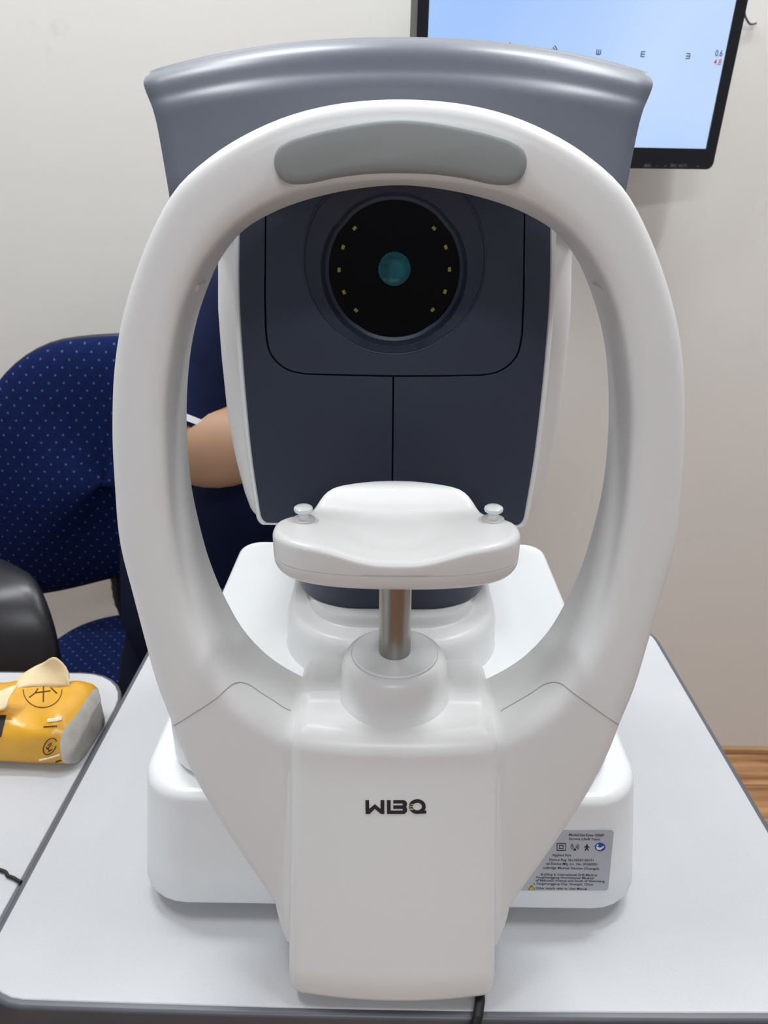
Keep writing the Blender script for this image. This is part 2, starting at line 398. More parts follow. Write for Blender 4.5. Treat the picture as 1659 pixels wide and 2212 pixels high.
# lens panel outline (inner rounded rectangle) at the face plane
lp_px = [(851, 813), (950, 812.5), (1040, 811), (1075, 804), (1100, 789), (1117, 768), (1126, 735), (1130, 680), (1133, 560), (1134, 460), (1134, 397), (1000, 396), (851, 395)]
lpr = [PY(px, py, FY) for px, py in lp_px]
LC = PY(851.5, 590, FY)
def dense(pts, closed=False, step=0.002):
    out = []
    for a, b in zip(pts, pts[1:]):
        n = max(1, int((b-a).length/step))
        out += [a+(b-a)*k/n for k in range(n)]
    return out+[pts[-1]]
corner = smooth_path(lpr[2:9], 40)
lpr = dense([lpr[0], lpr[1]]) + corner + dense([lpr[8], lpr[9], lpr[10]]) + dense([lpr[11], lpr[12]])
lpout = lpr + [mirx(p, XH) for p in reversed(lpr[1:-1])]
def cone_panel():
    n = len(lpout)
    ang = [math.atan2(p.z-LC.z, p.x-LC.x) for p in lpout]
    def circ(r, y, dz=0): return [Vector((LC.x+r*math.cos(a), FY+y, LC.z+dz+r*math.sin(a))) for a in ang]
    def ins(d): 
        o = []
        for p in lpout:
            q = Vector((LC.x-p.x, 0, LC.z-p.z)).normalized(); o.append(p+q*d)
        return o
    rings = [[p+Vector((0, 0.006, 0)) for p in ins(0.0004)], [p+Vector((0, 0.0008, 0)) for p in ins(0.0004)], [p+Vector((0, 0.0002, 0)) for p in ins(0.0008)], ins(0.0018)]
    dz = 0.006
    rings += [circ(0.0552, 0, dz), circ(0.0547, -0.0005, dz), circ(0.0541, -0.0003, dz), circ(0.0535, 0.0012, dz*0.9), circ(0.0462, 0.0046, 0.001), circ(0.0452, 0.0048, 0), circ(0.0445, 0.0055, 0), circ(0.0425, 0.0125, 0), circ(0.0405, 0.0135, 0), circ(0.0400, 0.0150, 0)]
    return loft('lens_panel', rings, FACEM, dev, cap0=False, cap1=False, angle=28)
lens_panel = cone_panel()
# lower face panels, left and right of the vertical seam
def lower_panel(sgn):
    g = 0.0007
    inner = []
    for p in lpr:
        if p.z < T+0.437: inner.append(p)
    c = Vector((XH, 0, 0))
    outl = []
    for p in inner:                               # offset outward from the lens panel by the groove
        q = Vector((p.x-LC.x, 0, p.z-LC.z)); 
        if p.x-XH > 0.078 and p.z > T+0.33: d = Vector((1, 0, 0))
        elif p.x-XH < 0.05: d = Vector((0, 0, -1))
        else: d = Vector((p.x-(XH+0.050), 0, p.z-(PY(1040, 765, FY).z))).normalized()
        outl.append(p+d*0.0005)
    outl[0] = Vector((XH+0.00055, FY, outl[0].z))
    bot = [Vector((XH+0.00055, FY, right[0].z-0.0005))] + right
    bot = [p for p in bot if p.z < T+0.437]
    poly = list(reversed(outl)) + bot + [Vector((bot[-1].x, FY, T+0.437))]
    if sgn < 0: poly = [mirx(p, XH) for p in reversed(poly)]
    return slab('lower_face_panel', poly, (0, 0.006, 0), FACEM, dev, bev=0.0006, seg=2)
lower_panel(1); lower_panel(-1)
# glass disc, lens, light emitting chips
GY = FY+0.0135
gc = PY(851, 582, GY)
def disc_y(name, c, prof, m, parent, n=64):
    rings = [[Vector((c.x+r*math.cos(2*math.pi*j/n), c.y+y, c.z+r*math.sin(2*math.pi*j/n))) for j in range(n)] for r, y in prof]
    return loft(name, rings, m, parent)
glass = disc_y('black_lens_window', gc, [(0.0405, 0.003), (0.0405, 0.0), (0.0106, -0.0), (0.0104, 0.0012), (0.001, 0.0012)], GLASS, dev, n=96)
lc = PY(852, 581, GY); lc.y = GY
lens = disc_y('front_lens', lc, [(0.0104, 0.0012), (0.0100, -0.0003), (0.008, -0.0012), (0.005, -0.0021), (0.002, -0.0025), (0.0003, -0.0026)], LENS, glass, n=48)
for px, py in ((766, 493), (741, 534), (732.5, 583), (743, 631), (769, 670), (937.5, 493), (963, 534), (971, 582), (961, 630), (934.5, 669)):
    c = PY(px, py, GY); d = Vector((c.x-gc.x, 0, c.z-gc.z)).normalized(); e_ = Vector((-d.z, 0, d.x))
    a, b = 0.00095, 0.00125
    slab('light_chip', [c+d*a*s+e_*b*t+Vector((0, -0.0004, 0)) for s, t in ((-1, -1), (1, -1), (1, 1), (-1, 1))], (0, 0.0008, 0), LEDM, glass, smooth=False)
c = PY(872, 687, GY)
disc_y('sensor_window', c, [(0.0035, 0.001), (0.0035, -0.0003), (0.0031, -0.0003), (0.0030, 0.0002), (0.0004, 0.0002)], GLASS, glass, n=32)

# hood
def hood():
    rowsH = [(.4480, .4262, 1345, 440), (.4340, .4255, 1350, 432), (.4302, .4285, 1352, 420), (.4365, .4440, 1363, 362), (.4430, .4600, 1374, 305), (.4470, .4700, 1382, 268), (.4490, .4750, 1387, 250), (.4512, .4785, 1392, 234), (.4540, .4818, 1398, 220), (.4560, .4855, 1404, 206), (.4575, .4886, 1408, 196),
             (.4592, .4914, 1411, 187), (.4615, .4940, 1412, 179), (.4645, .4963, 1410, 172), (.4682, .4983, 1405, 166), (.4725, .5000, 1398, 162), (.4770, .5013, 1390, 158)]
    wrap = 0.012
    cen, sid = [], []
    for y, h, px, py in rowsH:
        p = PY(px, py, y+wrap); cen.append(Vector((0, y, T+h))); sid.append(Vector((p.x-XS, y+wrap, p.z)))
    for y, h, w_, hs in ((.4900, .5000, .122, .476), (.5200, .4930, .118, .470), (.5600, .4780, .110, .460), (.5680, .4600, .108, .450), (.5680, .4330, .106, .428), (.4900, .4270, .110, .418)):
        cen.append(Vector((0, y, T+h))); sid.append(Vector((w_, y+0.006, T+hs)))
    n = len(cen); ts = list(range(n)); C3 = [hermite(ts, cen, k/3) for k in range((n-1)*3+1)]; S3 = [hermite(ts, sid, k/3) for k in range((n-1)*3+1)]
    us = [-1+2*k/56 for k in range(57)]
    rings = []
    for u in us:
        a = abs(u)
        rings.append([Vector((XS+q.x*u, p.y+(q.y-p.y)*a**2.2, p.z+(q.z-p.z)*a**2.1)) for p, q in zip(C3, S3)])
    def endring(base, dx, dy):
        return [Vector((p.x+dx, p.y+dy*max(0, min(1, (0.489-p.y)/0.012)), p.z)) for p in base]
    e0, e1 = rings[0], rings[-1]
    rings[0] = endring(e0, 0.0012, 0.0004); rings[-1] = endring(e1, -0.0012, 0.0004)
    rings = [endring(e0, 0.0004, 0.0030), endring(e0, 0.0, 0.0012)][:2] + rings + [endring(e1, 0.0, 0.0012), endring(e1, -0.0004, 0.0030)]
    return loft('hood', rings, HOODM, dev, angle=75)
XS = PY(858, 200, 0.45).x
hood()

# head-rest arch ---------------------------------------------------------------
SL, Y0 = 0.20, 0.281
nF = Vector((0, 1, -SL)).normalized()
def PF(px, py, off=0.0): return hitplane(px, py, Vector((0, Y0+off, T)), nF)
D = 0.046
OF = [(868, 224), (950, 228), (1011, 236), (1100, 258), (1180, 291), (1279, 352), (1349, 418), (1396, 502), (1434, 601), (1462, 704), (1477, 820), (1479, 900), (1478, 960), (1471, 1060), (1455, 1200), (1427, 1300), (1398, 1401), (1365, 1508), (1339, 1570), (1320, 1622), (1281, 1704), (1222, 1801), (1164, 1886), (1105, 1970), (1083, 2010), (1071, 2050)]
IF = [(865, 386), (950, 389), (1035, 400), (1100, 415), (1150, 438), (1200, 470), (1245, 510), (1284, 560), (1334, 661), (1362, 791), (1371, 907), (1367, 994), (1357, 1110), (1342, 1200), (1317, 1316), (1268, 1430), (1215, 1512), (1138, 1570), (1090, 1597)]
IB = [(862, 401), (950, 409), (1035, 427), (1133, 462), (1196, 500), (1244, 560), (1276, 635), (1302, 734), (1312, 849), (1312, 905), (1309, 965), (1299, 1052), (1279, 1139), (1261, 1200), (1216, 1303), (1180, 1362), (1138, 1407), (1069, 1453), (1050, 1462)]
def curve(pts, fn, anchors):
    ps = [fn(*p) for p in pts]; ps[0].x = XF
    arc = [0.0]
    for a, b in zip(ps, ps[1:]): arc.append(arc[-1]+(b-a).length)
    full = [mirx(p, XF) for p in reversed(ps[1:])] + ps
    ss = [-q for q in reversed(arc[1:])] + arc
    tab = sorted([(t, arc[i]) for i, t in anchors.items()])
    def at(t):
        q = interp(abs(t), tab); return hermite(ss, full, math.copysign(q, t))
    return at
cOF = curve(OF, PF, {0: 0, 11: .45, 18: .75, 25: 1})
cIF = curve(IF, PF, {0: 0, 10: .45, 16: .75, 18: 1})
cIB = curve(IB, lambda x, y: PF(x, y, D), {0: 0, 9: .45, 16: .75, 18: 1})
def arch_quad(t):
    a, b, c = (cv(t) for cv in (cOF, cIF, cIB))
    o_ = Vector((a.x-b.x, 0, a.z-b.z)).normalized(); a = a+o_*0.0035*min(1, (1-abs(t))/0.25+0.2)
    ctr = (b+c)/2; d = a+Vector((0, D*0.9, 0))
    dirn = (ctr-a); dirn.y = 0
    d = d + dirn.normalized()*0.004
    return a, b, c, d
def round_poly(quad, rads, n=6):
    out = []; k = len(quad)
    for i in range(k):
        p, pa, pb = quad[i], quad[i-1], quad[(i+1) % k]
        da, db = (pa-p), (pb-p)
        ra = min(rads[i], da.length*0.46); rb_ = min(rads[i], db.length*0.46)
        A, B = p+da.normalized()*ra, p+db.normalized()*rb_
        for j in range(n+1):
            s = j/n; out.append(A*(1-s)**2+p*2*s*(1-s)+B*s*s)
    return out
rings = [round_poly(arch_quad(-1+2*k/160), (0.011, 0.009, 0.003, 0.006)) for k in range(161)]
for q in (0.004, 0.012, 0.022):
    rings.append([p+Vector((-q, q*0.35, 0)) for p in rings[160]]); 
base0 = rings[0]
for q in (0.004, 0.012, 0.022): rings.insert(0, [p+Vector((q, q*0.35, 0)) for p in base0])
arch = loft('headrest_arch', rings, WHITE, dev, angle=50)
# seams between the arch and its lower arms: fine lines on the surface
deps = bpy.context.evaluated_depsgraph_get()
def bvh_of(o):
    me = o.data; mw = o.matrix_world
    return BVHTree.FromPolygons([mw @ v.co for v in me.vertices], [tuple(p.vertices) for p in me.polygons])
bpy.context.view_layer.update()
bv_arch = bvh_of(arch)
def on_surface(bv, px, py, lift=0.0):
    d = ray(px, py).normalized(); hit, nrm, i, dist = bv.ray_cast(C0, d)
    if hit is None: return None
    if nrm.dot(d) > 0: nrm = -nrm
    return hit+nrm*lift
for pts in ([(375, 1568), (420, 1540), (470, 1506), (492, 1486), (505, 1477), (518, 1474), (535, 1478), (560, 1494), (590, 1513), (618, 1531), (628, 1535)],
            [(1340, 1568), (1310, 1548), (1262, 1514), (1232, 1492), (1214, 1478), (1198, 1474), (1178, 1478), (1150, 1496), (1118, 1515), (1092, 1530), (1082, 1536)]):
    P = smooth_path([Vector((x, y, 0)) for x, y in pts], 60)
    Q = [q for q in (on_surface(bv_arch, p.x, p.y, 0.0) for p in P) if q is not None]
    if len(Q) > 3: tube('arm_seam', Q, 0.00032, SEAM, arch, n=6)
# eye-level marks on the inner sides of the arch
for pts in ([(459, 603), (441, 610), (425, 618), (421, 628)], [(1267, 605), (1284, 613), (1301, 622), (1304, 633)]):
    Q = [on_surface(bv_arch, x, y, 0.0002) for x, y in pts]
    Q = [q for q in Q if q is not None]
    if len(Q) >= 3: tube('eye_level_mark', Q, 0.0010, WHITE2, arch, n=8)

# forehead pad
pad_px = [(867, 255), (997, 271), (1068, 288), (1113, 304), (1131, 318), (1140, 340), (1138, 362), (1127, 382), (1108, 393), (1085, 394), (997, 378), (930, 370), (867, 368)]
pr = [PF(x, y, -0.0065) for x, y in pad_px]; pr[0].x = XF; pr[-1].x = XF
pl = pr + [mirx(p, XF) for p in reversed(pr[1:-1])]
pout = smooth_path(pl[-3:]+pl+pl[:3], 140)
L0 = [i for i in range(140) if (pout[i]-pl[0]).length == min((q-pl[0]).length for q in pout[:70])][0]
L1 = [i for i in range(140) if (pout[i]-pl[0]).length == min((q-pl[0]).length for q in pout[70:])][-1]
pout = pout[L0:L1]
pc = sum(pout, Vector())/len(pout)
def pin_(d, y):
    res = []; n = len(pout)
    for i, p in enumerate(pout):
        tg = (pout[(i+1) % n]-pout[i-1]).normalized(); nr = nF.cross(tg).normalized()
        if nr.dot(p-pc) < 0: nr = -nr
        res.append(p-nr*d+nF*y)
    return res
loft('forehead_pad', [pin_(0.0012, 0.008), pin_(0.0, 0.0055), pin_(0, 0.002), pin_(0.0004, 0.0008), pin_(0.0013, 0.0001), pin_(0.003, -0.0003)], PADM, dev)

# front column -----------------------------------------------------------------
def colplan(i, t):
    return rrect(XF, 0.2635+(0.305-0.2635)*t, 0.384, 0.0585-0.0015*t, 0.0075, bow=0.005, inset=i, ne=8)
def coltop(x, y):
    return interp(y, [(0.295, 0.1530), (0.305, 0.1542), (0.3335, 0.1572), (0.3365, 0.1600), (0.384, 0.1540)])
column = prism('front_column', colplan, 0.006, coltop, 0.011, 0.006, WHITE, dev, mid=10, nf=8, angle=35)
# concave fairings that flare from the column flanks to the arms
for sg in (1, -1):
    pxs = [(1093, 1604), (1100, 1625), (1106, 1650), (1109, 1690), (1109, 1760), (1107, 1850), (1104, 1920), (1098, 1970), (1088, 2005), (1074, 2040)]
    outer = smooth_path([PF(x, y, 0.0012) for x, y in pxs], 40); fr_ = []
    for ip, p in enumerate(outer):
        h = p.z-T; t = min(1, max(0, (h-0.012)/(0.1435-0.012)))
        xe = XF+0.0585-0.0015*t-0.0012; ye = 0.2635+(0.305-0.2635)*t+0.0062
        if ip < 7: p = Vector((xe-0.001+(p.x-xe+0.001)*ip/7, p.y+0.004*(1-ip/7), p.z))
        row = []
        for k in range(9):
            q = k/8; row.append(Vector((xe+(p.x-xe)*(1-math.cos(q*math.pi/2)) if p.x > xe else xe, ye+(p.y-ye)*math.sin(q*math.pi/2), p.z)))
        row.append(Vector((max(p.x, xe)-0.002, p.y+0.02, p.z))); row.append(Vector((xe-0.01, p.y+0.02, p.z))); row.append(Vector((xe-0.01, ye+0.004, p.z)))
        fr_.append([mirx(q, XF) for q in row] if sg < 0 else row)
    loft('column_fairing', fr_, WHITE, column, angle=50)
slab('bottom_tab', [PY(x, y, 0.262) for x, y in ((835, 2150), (872, 2150), (870, 2160), (837, 2160))], (0, 0.02, 0), WHITE, dev, bev=0.0008)
# side fairings between column and arms: flared strips of the column's flank
# boss, collar and rod
BX, BY = XF, 0.347
lathe('boss', [(0.0365, 0.150), (0.0352, 0.1555), (0.0333, 0.1583), (0.0319, 0.1610), (0.0310, 0.1650), (0.0304, 0.1715), (0.0294, 0.1758), (0.0278, 0.1784), (0.0255, 0.1796), (0.0248, 0.1797), (0.0246, 0.1790), (0.001, 0.1790)], BX, BY, WHITE, dev, n=72)
lathe('rod_collar', [(0.0244, 0.178), (0.0244, 0.1806), (0.0239, 0.1811), (0.001, 0.1811)], BX, BY, WHITE2, dev, n=72)
lathe('chinrest_rod', [(0.0090, 0.180), (0.0090, 0.252), (0.001, 0.252)], BX, BY, STEEL, dev, n=40)

# chin rest
def chin_out(a):
    c, s = math.cos(a), math.sin(a)
    x = 0.0618*math.copysign(abs(c)**0.80, c)
    if s < 0: y = 0.328-0.0265*abs(s)**0.80
    else: y = 0.328+0.0225*abs(s)**0.72
    lobe = sstep(0.050, 0.040, abs(x))
    if s > 0: y += lobe*(0.0265-13.0*x*x*0.55-0.0045*sstep(0.03, 0.046, abs(x)))
    return XF+x, y
def chin_top(x, y):
    dx = abs(x-XF)
    z = 0.2685
    z += 0.0068*min(1, max(0, (y-0.3495)/0.013))*sstep(0.052, 0.038, dx)
    cup = math.exp(-(dx/0.0265)**3)*sstep(0.352, 0.322, y)
    z -= 0.0060*cup
    z -= 0.0055*math.exp(-((dx/0.030)**2+((y-0.326)/0.016)**2))
    return z
NA = 144
out = [chin_out(2*math.pi*k/NA) for k in range(NA)]
ccx, ccy = XF, 0.332
def ringat(ins, zf):
    res = []
    for k in range(NA):
        x, y = out[k]; xa, ya = out[k-1]; xb, yb = out[(k+1) % NA]
        tx, ty = xb-xa, yb-ya; L = math.hypot(tx, ty); nx, ny = ty/L, -tx/L
        xx, yy = x-nx*ins, y-ny*ins; res.append((xx, yy, T+zf(xx, yy)))
    return res
cr = []
for k in range(9):
    a = math.pi/2*k/8; cr.append(ringat(0.014*(1-math.sin(a)), lambda x, y, a=a: 0.2420+0.0120*(1-math.cos(a))))
lower = loft('chinrest_tray', cr, WHITE, dev, angle=50)
cr = [ringat(0.0007, lambda x, y: 0.2535), ringat(0.0007, lambda x, y: 0.2543), ringat(0.0001, lambda x, y: 0.2546)]
for k in range(1, 4): cr.append(ringat(0, lambda x, y, k=k: 0.2546+(chin_top(x, y)-0.0035-0.2546)*k/3))
for k in range(1, 7):
    a = math.pi/2*k/6; cr.append(ringat(0.0045*(1-math.cos(a)), lambda x, y, a=a: chin_top(x, y)-0.0035*(1-math.sin(a))))
last = cr[-1]
for k in range(1, 24):
    s = 1-k/24
    rr = []
    for x, y, z in last:
        xx, yy = ccx+(x-ccx)*s, ccy+(y-ccy)*s; rr.append((xx, yy, T+chin_top(xx, yy)))
    cr.append(rr)
chin = loft('chinrest', cr, WHITE, dev, angle=60)
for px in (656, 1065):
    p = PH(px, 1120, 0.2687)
    lathe('pin_recess_shade', [(0.0058, 0.2680), (0.0058, 0.2687), (0.0055, 0.2689), (0.001, 0.2689)], p.x, p.y, PADM if False else mat('recess_shade_grey', 'c4c4c4', 0.5), chin, n=32)  # flat grey disc: its colour stands in for shade in the pin's recess
    lathe('paper_pin', [(0.0029, 0.2689), (0.0028, 0.2718), (0.0031, 0.2723), (0.0045, 0.2729), (0.0049, 0.2738), (0.0047, 0.2748), (0.0038, 0.2755), (0.0015, 0.2758), (0.0002, 0.2759)], p.x, p.y, mat('translucent_white_plastic', 'e4e6e6', 0.2, spec=0.6), chin, n=32)

# logo on the column
n_col = Vector((0, 1, -(0.305-0.2635)/(0.1435-0.012))).normalized()
bpy.context.view_layer.update(); bv_col = bvh_of(column)
lp0 = Vector((0, 0.2635-0.0050-0.0006, T+0.006))
def logo_pt(u, v): return on_surface(bv_col, 770+u/9.76, 1700+v/9.76, 0.0004)
def logo_piece(pts, nm='logo_letter', m=INK):
    return slab(nm, [logo_pt(u, v) for u, v in pts], n_col*0.0009, m, column, smooth=False)
logo_piece([(188, 275), (265, 275), (270, 460), (388, 360), (508, 460), (508, 275), (588, 275), (588, 562), (515, 562), (388, 455), (280, 562), (192, 562)])
logo_piece([(640, 275), (720, 275), (720, 497), (965, 497), (985, 478), (965, 455), (775, 455), (775, 388), (965, 388), (985, 365), (965, 342), (775, 342), (775, 275), (985, 275), (1020, 282), (1045, 300), (1063, 330), (1066, 360), (1058, 390), (1043, 413), (1062, 440), (1070, 475), (1062, 512), (1040, 543), (1000, 562), (645, 562)])
def q_letter():
    N = 40; v = []; f = []
    for k in range(N):
        a = 2*math.pi*k/N
        for rx, ry in ((178, 152), (100, 82)):
            p = logo_pt(1282+rx*math.cos(a), 408+ry*math.sin(a)); v += [p, p+n_col*0.0009]
    for k in range(N):
        a, b = 4*k, 4*((k+1) % N)
        f += [(a, b, b+2, a+2), (a+1, a+3, b+3, b+1), (a, a+1, b+1, b), (a+2, b+2, b+3, a+3)]
    t = [logo_pt(*q)-n_col*0.00002 for q in ((1270, 496), (1380, 505), (1420, 490), (1470, 488), (1470, 552), (1270, 559))]
    i0 = len(v); v += t; f.append(tuple(range(i0, i0+6)))
    return mesh('logo_letter', v, f, INK, column, smooth=False)
q_letter()
for (a, b, c_, d_) in ((1118, 378, 1195, 352), (1112, 404, 1180, 398), (1114, 432, 1182, 440), (1122, 460, 1200, 472)):
    P0, P1 = logo_pt(a, b), logo_pt(c_, d_); dd = (P1-P0).normalized().cross(n_col)*0.00011
    slab('logo_streak', [P0-dd-n_col*.00006, P0+dd-n_col*.00006, P1+dd-n_col*.00006, P1-dd-n_col*.00006], n_col*0.0004, PALEINK, column, smooth=False)

# rating label on the front of the base
bn = Vector((0, 1, -0.0155/(BH-0.0215))).normalized()
b0 = Vector((0, 0.3150-0.0004, T+0.0145))
def LB(px, py, up=0.0): return hitplane(px, py, b0-bn*up, bn)
lab = [LB(1090, 1793), LB(1322, 1793), LB(1326, 1797), LB(1314, 1920), LB(1310, 1924), LB(1078, 1924)]
label = slab('rating_label', lab, bn*0.0003, LABELM, dev, smooth=False)
lex = Vector((1, 0, 0)); ley = bn.cross(lex); ley = ley if ley.z > 0 else -ley
LT = [("Model:StarEyes-1000P", 1229, 1305, 1806, 5.5), ("Service Life:8 Years", 1229, 1296, 1814.5, 5), ("Applied Part", 1193, 1234, 1849.5, 5),
      ("Device Reg. No.20262160191", 1187, 1282, 1859.5, 5), ("cal Device Mfg. Lic. No. 20260001", 1179, 1290, 1868, 5), ("cxBridge Medical Devices (Guangxi)", 1173, 1294, 1877, 5),
      (". Building 4, International SHB Medical", 1164, 1290, 1891, 4.8), ("Fangchenggang International Medical", 1159, 1282, 1897.5, 4.8),
      ("of Beibuwan Avenue and South of Wenchang", 1157, 1306, 1904, 4.8), ("t, Fangchenggang City, Guangxi, China", 1152, 1281, 1911, 4.8), ("Other details refer to User Manual", 1157, 1268, 1921, 5)]
for s, x0, x1, yb, hp in LT:
    A, B, U = LB(x0, yb, 0.0002), LB(x1, yb, 0.0002), LB(x0, yb-hp, 0.0002)
    text_mesh('label_text', s, INK, label, A, lex, ley, width=(B-A).length, height=(U-A).length)
def flat(name, pts, m, up=0.0003): return slab(name, [LB(x, y, up) for x, y in pts], bn*0.0002, m, label, smooth=False)
def frame_px(x0, y0, x1, y1, wd):
    flat('label_symbol', [(x0, y0), (x1, y0), (x1, y0+wd), (x0, y0+wd)], INK); flat('label_symbol', [(x0, y1-wd), (x1, y1-wd), (x1, y1), (x0, y1)], INK)
    flat('label_symbol', [(x0, y0), (x0+wd, y0), (x0+wd, y1), (x0, y1)], INK); flat('label_symbol', [(x1-wd, y0), (x1, y0), (x1, y1), (x1-wd, y1)], INK)
frame_px(1203, 1822, 1223, 1838, 1.2); frame_px(1208, 1826, 1217, 1834, 1.0)
flat('label_symbol', [(1242, 1831), (1245, 1837.5), (1238.5, 1837.5)], INK)
for sgn in (-1, 1):
    for r in (4, 6.5, 9):
        pts = []
        for k in range(9):
            a = -0.85+1.7*k/8; pts.append((1242+sgn*r*math.cos(a), 1829+r*0.95*math.sin(a)))
        for k in range(8, -1, -1):
            a = -0.85+1.7*k/8; pts.append((1242+sgn*(r-0.8)*math.cos(a), 1829+(r-0.8)*0.95*math.sin(a)))
        flat('label_symbol', pts, INK)
flat('label_symbol', [(1268+1.6*math.cos(a*math.pi/6), 1825.5+1.6*math.sin(a*math.pi/6)) for a in range(12)], INK)
flat('label_symbol', [(1262, 1830.5), (1265.5, 1827.5), (1270, 1827.5), (1273.5, 1830.5), (1272.7, 1831.7), (1269.8, 1830), (1270, 1833), (1272.5, 1837.5), (1270.5, 1837.8), (1267.8, 1834), (1265, 1837.8), (1263, 1837.5), (1265.8, 1833), (1265.8, 1830), (1262.7, 1831.7)], INK)
flat('label_symbol', [(1296.5+11.3*math.cos(a*math.pi/14), 1830+9*math.sin(a*math.pi/14)) for a in range(28)], BLUEINK)
flat('label_symbol', [(1291+1.9*math.cos(a*math.pi/6), 1826+1.6*math.sin(a*math.pi/6)) for a in range(12)], PALEINK, 0.0005)
flat('label_symbol', [(1287.5, 1829), (1292, 1829.5), (1296, 1832), (1304, 1828), (1305, 1830), (1297, 1836), (1290, 1835.5)], PALEINK, 0.0005)
flat('label_symbol', [(1148.5, 1912), (1156, 1922.5), (1141, 1922.5)], INK); flat('label_symbol', [(1148.5, 1914), (1154.2, 1921.7), (1142.8, 1921.7)], YELINK, 0.0005)
flat('label_symbol', [(1148, 1916), (1149, 1916), (1148.9, 1919.5), (1148.1, 1919.5)], INK, 0.0007)

# ------------------------------------------------------------------ power cable under the front of the table edge
cab = smooth_path([(0.036, 0.33, T+0.0032), (0.038, 0.30, T+0.0032), (PH(1038, 2150, 0.003).x, TY0+0.006, T+0.0032), (PH(1030, 2172, 0.003).x, TY0-0.0075, T+0.0036), (PH(1022, 2186, 0).x, TY0-0.0114, T-0.003), (PH(1012, 2200, 0).x, TY0-0.0118, T-0.02), (PH(1002, 2220, 0).x, TY0-0.0125, T-0.06), (0.043, TY0-0.0125, T-0.2), (0.045, TY0-0.010, 0.08), (0.05, TY0+0.01, 0.012), (0.08, TY0+0.08, 0.004), (0.16, TY0+0.20, 0.004)], 120)
tag(tube('power_cable', cab, 0.0028, BLACKR), 'black power cable running under the white column and over the table front edge', 'cable')

# ------------------------------------------------------------------ side table at the left
SH = -0.006
st = thing('side_table', (-0.55, 0.4, 0), 'pale grey side table at the left carrying the gold tissue pack', 'table')
sy1 = PH(100, 1453, SH).y; sx1 = TX0-e-0.004
def stplan(i, t=0): return rrect(sx1-0.45, -0.05, sy1, 0.45, 0.05, inset=i, ne=6)
prism('table_top', stplan, SH-0.024, SH, 0.0012, 0.001, TOPM, st)
e2 = 0.003
band('edge_band', lambda i: rrect(sx1-0.45, -0.05-e2, sy1+e2, 0.45+e2, 0.05+e2, inset=i, ne=6), stplan(0.0001), SH-0.028, SH-0.0005, 0.002, EDGEM, st)
for lx in (sx1-0.84, sx1-0.06):
    for ly in (0.0, sy1-0.06): box('leg', lx-0.02, lx+0.02, ly-0.02, ly+0.02, 0, T+SH-0.024, LEGM, st, bev=0.004)
wire = smooth_path([PH(x, y, SH+0.0015) for x, y in ((-60, 1862), (-20, 1872), (2, 1880), (12, 1884), (17, 1892), (28, 1896), (38, 1902), (46, 1906))], 40)
tag(tube('thin_wire', wire, 0.0012, BLACKR), 'thin black kinked wire lying on the side table near its right edge', 'wire')

# tissue pack
tp = thing('tissue_pack', (-0.35, 0.50, T+SH), 'gold plastic pack of tissues with a cream sheet pulled out, on the side table', 'tissue pack')
def pack():
    P = PH(176, 1640, SH); L = 0.19; rings = []
    x1 = P.x; N = 44
    for i in range(N+1):
        s = i/N; x = x1-L*s
        ed = min(1, s/0.09, (1-s)/0.09); q = math.sqrt(max(0, 1-(1-ed)**2))
        hgt = 0.029+0.012*q + 0.0016*math.sin(s*23) ; y0 = 0.443+0.010*(1-q)*0.3; y1 = 0.518-0.010*(1-q)
        y0 += 0.035*(s*0.19)  # slight turn
        r = []
        M_ = 36
        for j in range(M_):
            a = 2*math.pi*j/M_; ca, sa = math.cos(a), math.sin(a)
            yy = (y0+y1)/2+(y1-y0)/2*math.copysign(abs(ca)**0.55, ca)
            zz = hgt/2+hgt/2*math.copysign(abs(sa)**0.55, sa)
            yy += 0.010*zz/0.04*0.5*(1 if ca < 0 else 0)   # front leans back
            zz += 0.0008*math.sin(s*31+j) if sa > 0.2 else 0
            r.append(Vector((x+0.004*math.sin(a*1.5)*(1 if i < 3 else 0), yy, T+SH+0.0003+zz)))
        rings.append(r)
    ob = loft('wrapper', rings[1:], GOLD, tp, cap0=False, angle=80)
    en = loft('clear_end', rings[:2], FILM, tp, cap1=False, angle=80)
    return ob, en
wrap, wend = pack()
bpy.context.view_layer.update()
bvp = bvh_of(wrap)
def decal(pts, wd, m, closed=False):
    Q = [on_surface(bvp, x, y, 0.0004) for x, y in pts]; Q = [q for q in Q if q is not None]
    if len(Q) > 1: tube('print_line', Q, wd, m, wrap, n=5)
decal([(92+42*math.cos(a*math.pi/16), 1490+39*math.sin(a*math.pi/16)) for a in range(0, 17)], 0.00035, BROWNINK)
decal([(77, 1497), (92, 1495), (109, 1493)], 0.0005, BROWNINK); decal([(94, 1484), (94, 1500), (94, 1516)], 0.0005, BROWNINK)
decal([(82, 1488), (74, 1499), (63, 1507)], 0.0005, BROWNINK); decal([(110, 1486), (116, 1492), (123, 1498)], 0.0005, BROWNINK)
decal([(108+13*math.cos(a*math.pi/10)-6*math.sin(a*math.pi/10), 1612+18*math.sin(a*math.pi/10)) for a in range(0, 19)], 0.0004, BROWNINK)
for a, b in (((102, 1618), (112, 1608)), ((104, 1610), (112, 1604)), ((104, 1624), (113, 1618)), ((100, 1614), (108, 1622))): decal([a, b], 0.0004, BROWNINK)
for k in range(7): decal([(95+4.2*k, 1571-0.3*k), (98+4.2*k, 1570-0.3*k)], 0.0006, BROWNINK)
for k in range(7): decal([(121+3.6*k, 1646-1.3*k), (123.5+3.6*k, 1644-1.3*k)], 0.0006, BROWNINK)
decal([(104, 1557), (120, 1556), (133, 1553)], 0.0016, PALEINK); decal([(86, 1641), (108, 1636), (130, 1629)], 0.0009, PALEINK)
